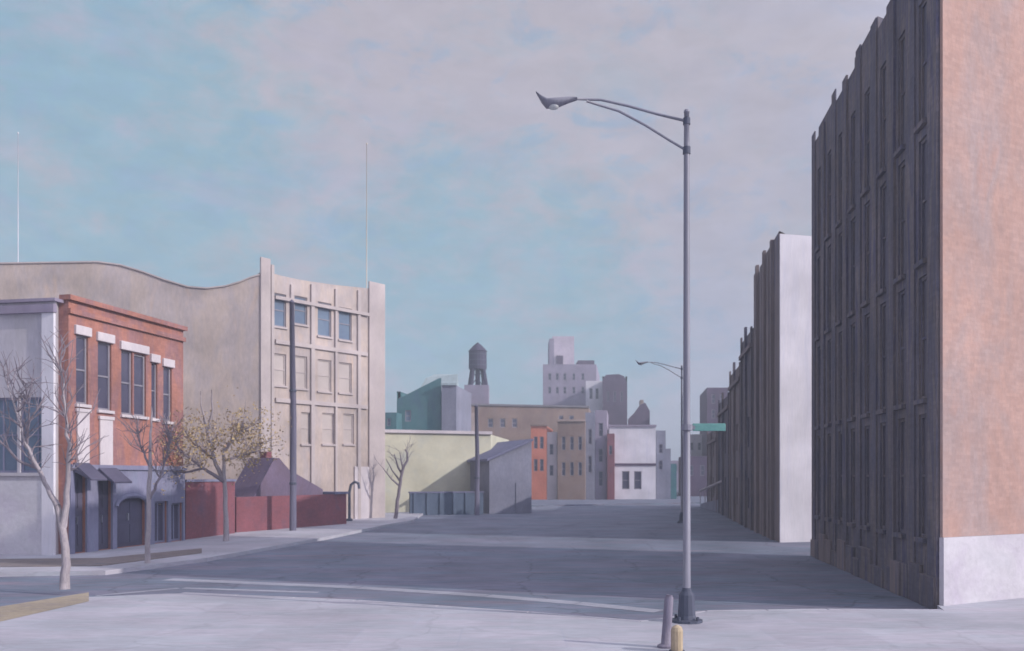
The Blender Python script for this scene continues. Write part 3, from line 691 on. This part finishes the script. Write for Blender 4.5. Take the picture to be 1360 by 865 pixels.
# ================================================================== TREES
def make_tree(name, px, py, limbs, label, base_r, trunk_n, twigs, seed, z=KZ, leaves=None, bark='bark', twigmat='twig', tl=.9, cat='tree', group='street trees on the left', low=False):
    p = gp(px,py,z); d = p.y; rnd = random.Random(seed)
    t = thing(name, p, label, cat, group)
    tr = MB(); cr = MB(); ends = []
    for li, L in enumerate(limbs):
        pts = [at(x, y, d + dd) for x,y,dd,_ in L]; rad = [r for *_, r in L]
        if li == 0: pts[0] = p
        # smooth subdivision
        P=[]; Q=[]
        for i in range(len(pts)-1):
            for k in range(4):
                u=k/4; P.append(pts[i].lerp(pts[i+1],u)+Vector((rnd.gauss(0,.012),rnd.gauss(0,.012),0))*(0 if i==0 and k==0 else 1)); Q.append(rad[i]+(rad[i+1]-rad[i])*u)
        P.append(pts[-1]); Q.append(rad[-1])
        (tr if li < trunk_n else cr).tube(P, Q, 8)
        if li: ends += [(P[k], (P[k]-P[k-1]).normalized()) for k in range(max(2,len(P)//3), len(P))]
    tw_ends = []
    if low: zc = sorted(e[0].z for e in ends)[int(len(ends)*.62)]; low_ends = [e for e in ends if e[0].z < zc]
    for k in range(twigs):
        o, dr = rnd.choice(low_ends if low and k > 6 else ends)
        v = (dr*.8 + Vector((rnd.gauss(0,.7), rnd.gauss(0,.7), rnd.gauss(.02 if low else .35,.45)))).normalized()
        ln_ = rnd.uniform(.4,1)*tl; q=[o]
        for _ in range(4):
            v = (v + Vector((rnd.gauss(0,.22),rnd.gauss(0,.22),rnd.gauss(.06,.2)))).normalized(); q.append(q[-1]+v*ln_/4)
        cr.tube(q, [.016,.013,.010,.008,.005], 5); tw_ends += q[2:]
        for _ in range(2):
            v2 = (v + Vector((rnd.gauss(0,.6),rnd.gauss(0,.6),rnd.gauss(.1,.4)))).normalized(); o2=rnd.choice(q[1:4])
            cr.tube([o2, o2+v2*ln_*.3+Vector((0,0,.03)), o2+v2*ln_*.55], [.009,.007,.004], 4); tw_ends.append(o2+v2*ln_*.5)
    tr.build('trunk', M[bark], t, smooth=True); cr.build('crown', M[twigmat], t)
    if leaves:
        n_, (x0,x1,y0,y1), sz_ = leaves; lf = MB()
        clumps = [(rnd.choice(tw_ends)+Vector((rnd.gauss(0,.15),rnd.gauss(0,.15),rnd.gauss(0,.15))), rnd.uniform(.15,.5)) for _ in range(n_//22)]
        for k in range(n_):
            c,rr = rnd.choice(clumps); c = c + Vector((rnd.gauss(0,rr),rnd.gauss(0,rr),rnd.gauss(0,rr*.8)))
            a = Vector((rnd.gauss(0,1),rnd.gauss(0,1),rnd.gauss(0,1))).normalized(); b = a.cross(Vector((rnd.gauss(0,1),rnd.gauss(0,1),rnd.gauss(0,1)))).normalized()
            s_ = sz_*rnd.uniform(.6,1.3); lf.quad(c-a*s_, c-b*s_*.5, c+a*s_, c+b*s_*.5)
        lf.build('leaves', M['leaf'], t)
    return t
make_tree('bare_tree', 86, 783, [
    [(86,783,0,.115),(87,740,0,.09),(84,700,0,.08),(76,672,0,.07)],
    [(76,672,0,.07),(64,648,.1,.05),(50,622,.2,.045),(36,590,.3,.035),(22,548,.5,.025),(6,500,.6,.012)],
    [(84,700,0,.08),(90,640,-.1,.055),(92,590,-.2,.04),(86,540,-.2,.025),(80,480,-.3,.012)],
    [(50,622,.2,.04),(24,612,.2,.028),(4,590,.3,.02),(-20,560,.3,.012)],
    [(36,590,.3,.03),(40,550,.2,.02),(34,510,.1,.012)]],
    'bare grey violet tree with forked trunk at the left edge', .12, 3, 80, 3, tl=1.1)
make_tree('young_tree', 196, 748, [
    [(196,748,0,.085),(197,690,0,.07),(199,630,0,.06),(200,575,0,.035),(201,540,0,.015)],
    [(198,665,0,.05),(212,635,.1,.035),(222,604,.2,.022),(226,580,.2,.012)],
    [(199,620,0,.04),(188,596,.1,.025),(180,570,.1,.012)]],
    'slim pale young tree before the orange building', .08, 1, 44, 5, tl=.9)
make_tree('ochre_tree', 300, 719, [
    [(300,719,0,.12),(300,680,0,.09),(298,640,0,.08),(297,604,0,.055)],
    [(298,640,0,.09),(284,610,.2,.07),(276,575,.3,.055),(268,545,.3,.03),(266,520,.3,.012)],
    [(276,575,.3,.05),(282,545,.1,.04),(281,518,0,.018)],
    [(297,600,0,.08),(306,588,-.2,.06),(318,577,-.3,.045),(328,568,-.4,.02)],
    [(298,640,0,.08),(270,622,-.4,.055),(240,600,-.6,.04),(222,570,-.8,.02)],
    [(284,610,.2,.06),(256,588,.4,.04),(236,556,.5,.02)],
    [(297,612,0,.06),(318,606,.5,.04),(340,600,.7,.02)],
    [(270,622,-.4,.05),(245,628,-.2,.035),(215,622,0,.02)]],
    'spreading tree with thin ochre leaves before the low red wall', .12, 4, 95, 8, leaves=(3400,(205,345,540,650),.06), tl=1.15, low=True, twigmat='twig')
make_tree('sapling', 525, 689, [
    [(525,689,0,.12),(528,665,0,.10),(532,640,0,.09),(536,620,0,.08)],
    [(536,620,0,.08),(541,612,0,.07),(541,602,0,.05),(538,597,0,.03)],
    [(534,632,0,.07),(528,618,.2,.05),(524,603,.3,.025)],
    [(532,640,0,.06),(521,625,.1,.04),(513,610,.2,.02)],
    [(530,645,0,.06),(518,634,-.2,.04),(509,622,-.3,.02)],
    [(535,625,0,.06),(533,612,-.2,.045),(531,600,-.3,.02)]],
    'small dark sapling with upcurved branches by the tan building corner', .1, 1, 18, 9, bark='twig', tl=1.0)

# ================================================================== AIR
hz = MB().box(-490,490,-130,710,-1.0,28.5).build('haze', M['pale']); hz['kind'] = 'stuff'
hm = bpy.data.materials.new('haze air'); hm.use_nodes = True
for n in list(hm.node_tree.nodes): hm.node_tree.nodes.remove(n)
ho = hm.node_tree.nodes.new('ShaderNodeOutputMaterial'); pv = hm.node_tree.nodes.new('ShaderNodeVolumePrincipled')
pv.inputs['Color'].default_value = (.80,.89,.99,1); pv.inputs['Density'].default_value = .0027; pv.inputs['Anisotropy'].default_value = .1
hm.node_tree.links.new(pv.outputs[0], ho.inputs['Volume']); hz.data.materials.clear(); hz.data.materials.append(hm)

# ================================================================== LIGHT, SKY, CAMERA
SUN_EL = 26.0
sx, sy = 1.0, -.36                               # towards the sun: from the right, a little behind the viewer
az = math.atan2(sx, sy)                          # clockwise from +Y
ce = math.cos(R(SUN_EL)); h = math.hypot(sx, sy)
sd = Vector((sx/h*ce, sy/h*ce, math.sin(R(SUN_EL))))
ld = bpy.data.lights.new('sun', 'SUN'); ld.energy = 3.05; ld.angle = R(.6); ld.color = (1.0,.94,.87)
so = bpy.data.objects.new('sun', ld); COL.objects.link(so); so.rotation_euler = sd.to_track_quat('Z','Y').to_euler(); so.location = sd*100

w = bpy.data.worlds.new('World'); scene.world = w; w.use_nodes = True
nt = w.node_tree; N = nt.nodes; L = nt.links
for n in list(N): N.remove(n)
out = N.new('ShaderNodeOutputWorld'); bg = N.new('ShaderNodeBackground'); L.new(bg.outputs[0], out.inputs[0])
bg.inputs[1].default_value = .1
sky = N.new('ShaderNodeTexSky'); sky.sky_type = 'NISHITA'; sky.sun_disc = False; sky.sun_elevation = R(SUN_EL); sky.sun_rotation = az % (2*math.pi)
sky.air_density = 1.0; sky.dust_density = .6; sky.ozone_density = 1.5
tc = N.new('ShaderNodeTexCoord')
def noise(scale, detail, rough, sc=(1,1,1), dist=.0, loc=(0,0,0)):
    mp = N.new('ShaderNodeMapping'); mp.inputs['Scale'].default_value = sc; mp.inputs['Location'].default_value = loc; L.new(tc.outputs['Generated'], mp.inputs[0])
    n = N.new('ShaderNodeTexNoise'); n.inputs['Scale'].default_value = scale; n.inputs['Detail'].default_value = detail; n.inputs['Roughness'].default_value = rough; n.inputs['Distortion'].default_value = dist
    L.new(mp.outputs[0], n.inputs[0]); return n.outputs[0]
def mapr(v, a, b, c, d, smooth=True):
    m = N.new('ShaderNodeMapRange'); m.interpolation_type = 'SMOOTHSTEP' if smooth else 'LINEAR'
    for i, x in enumerate((a,b,c,d)): m.inputs[i+1].default_value = x
    L.new(v, m.inputs[0]); return m.outputs[0]
def mix(fac, a, b, mode='MIX'):
    m = N.new('ShaderNodeMix'); m.data_type = 'RGBA'; m.blend_type = mode
    for i, x in ((0,fac),(6,a),(7,b)):
        if isinstance(x, (int,float,tuple)): m.inputs[i].default_value = x
        else: L.new(x, m.inputs[i])
    return m.outputs[2]
def math_(op, a, b):
    m = N.new('ShaderNodeMath'); m.operation = op
    for i, x in enumerate((a,b)):
        if isinstance(x,(int,float)): m.inputs[i].default_value = x
        else: L.new(x, m.inputs[i])
    return m.outputs[0]
def lobe(px, py, a, b):                           # a clear patch of sky round one direction
    dv = at(px,py,1.0) - Vector((0,0,EYE)); dv.normalize()
    vm = N.new('ShaderNodeVectorMath'); vm.operation = 'DOT_PRODUCT'; vm.inputs[1].default_value = dv
    L.new(tc.outputs['Generated'], vm.inputs[0]); return mapr(vm.outputs['Value'], math.cos(R(a)), math.cos(R(b)), 0, 1)
def scol(c, k=10.0): v = lin(c); return (v[0]*k, v[1]*k, v[2]*k, 1)
big = noise(2.2, 5, .6, (1,1,1.6), .6)
fine = noise(14, 6, .65, (1,1.0,1.8), .4, (3,1,2))
stroke = noise(40, 4, .6, (.55,.6,1.3), .3, (1,7,2))
lav, beige, teal, blue = scol((174,178,203)), scol((188,181,191)), scol((138,180,196)), scol((150,172,202))
c1 = mix(mapr(big, .42,.60,0,1), lav, beige)
lob_top = lobe(720,40,26,3)
c1 = mix(math_('MULTIPLY', lob_top, .75), c1, beige)
t1 = math_('MAXIMUM', lobe(100,230,20,3), lobe(630,440,16,4))
t1 = math_('ADD', t1, math_('MULTIPLY', math_('SUBTRACT', fine, .5), 2.6))
c1 = mix(mapr(t1, .1,1.25,0,.85), c1, teal)
c1 = mix(mapr(fine, .50,.68,0,.5), c1, blue)
mid = noise(7, 5, .7, (1,1,1.5), .8, (9,4,6))
c1 = mix(mapr(mid, .48,.70,0,.42), c1, scol((182,178,196)))
c1 = mix(mapr(mid, .48,.30,0,.28), c1, scol((146,178,196)))
v_ = mapr(stroke, .3,.7,.94,1.06, False)
cv = N.new('ShaderNodeCombineColor')
for i in range(3): L.new(v_, cv.inputs[i])
c1 = mix(1.0, c1, cv.outputs[0], 'MULTIPLY')
# thin cloud is brighter on the sun's side of the sky, boosted for added fill
vm = N.new('ShaderNodeVectorMath'); vm.operation = 'DOT_PRODUCT'; vm.inputs[1].default_value = sd; L.new(tc.outputs['Generated'], vm.inputs[0])
gl = mapr(vm.outputs['Value'], .1, 1.0, 1.0, 3.0)
cg = N.new('ShaderNodeCombineColor')
for i in range(3): L.new(gl, cg.inputs[i])
c1 = mix(1.0, c1, cg.outputs[0], 'MULTIPLY')
c1 = mix(.85, sky.outputs[0], c1)
L.new(c1, bg.inputs[0])

cam = bpy.data.cameras.new('camera'); co = bpy.data.objects.new('camera', cam); COL.objects.link(co); scene.camera = co
co.location = (0,0,EYE); co.rotation_euler = (R(90),0,0)
cam.sensor_width = 36; cam.lens = 36*F/1360; cam.shift_y = (HZ - 432.5)/1360; cam.clip_end = 9000
cam.dof.use_dof = True; cam.dof.focus_distance = 9.0; cam.dof.aperture_fstop = 2.6
vs_ = scene.view_settings; vs_.view_transform = 'Standard'; vs_.look = 'None'; vs_.exposure = .14; vs_.gamma = 1
try: vs_.use_curve_mapping = False
except Exception: pass
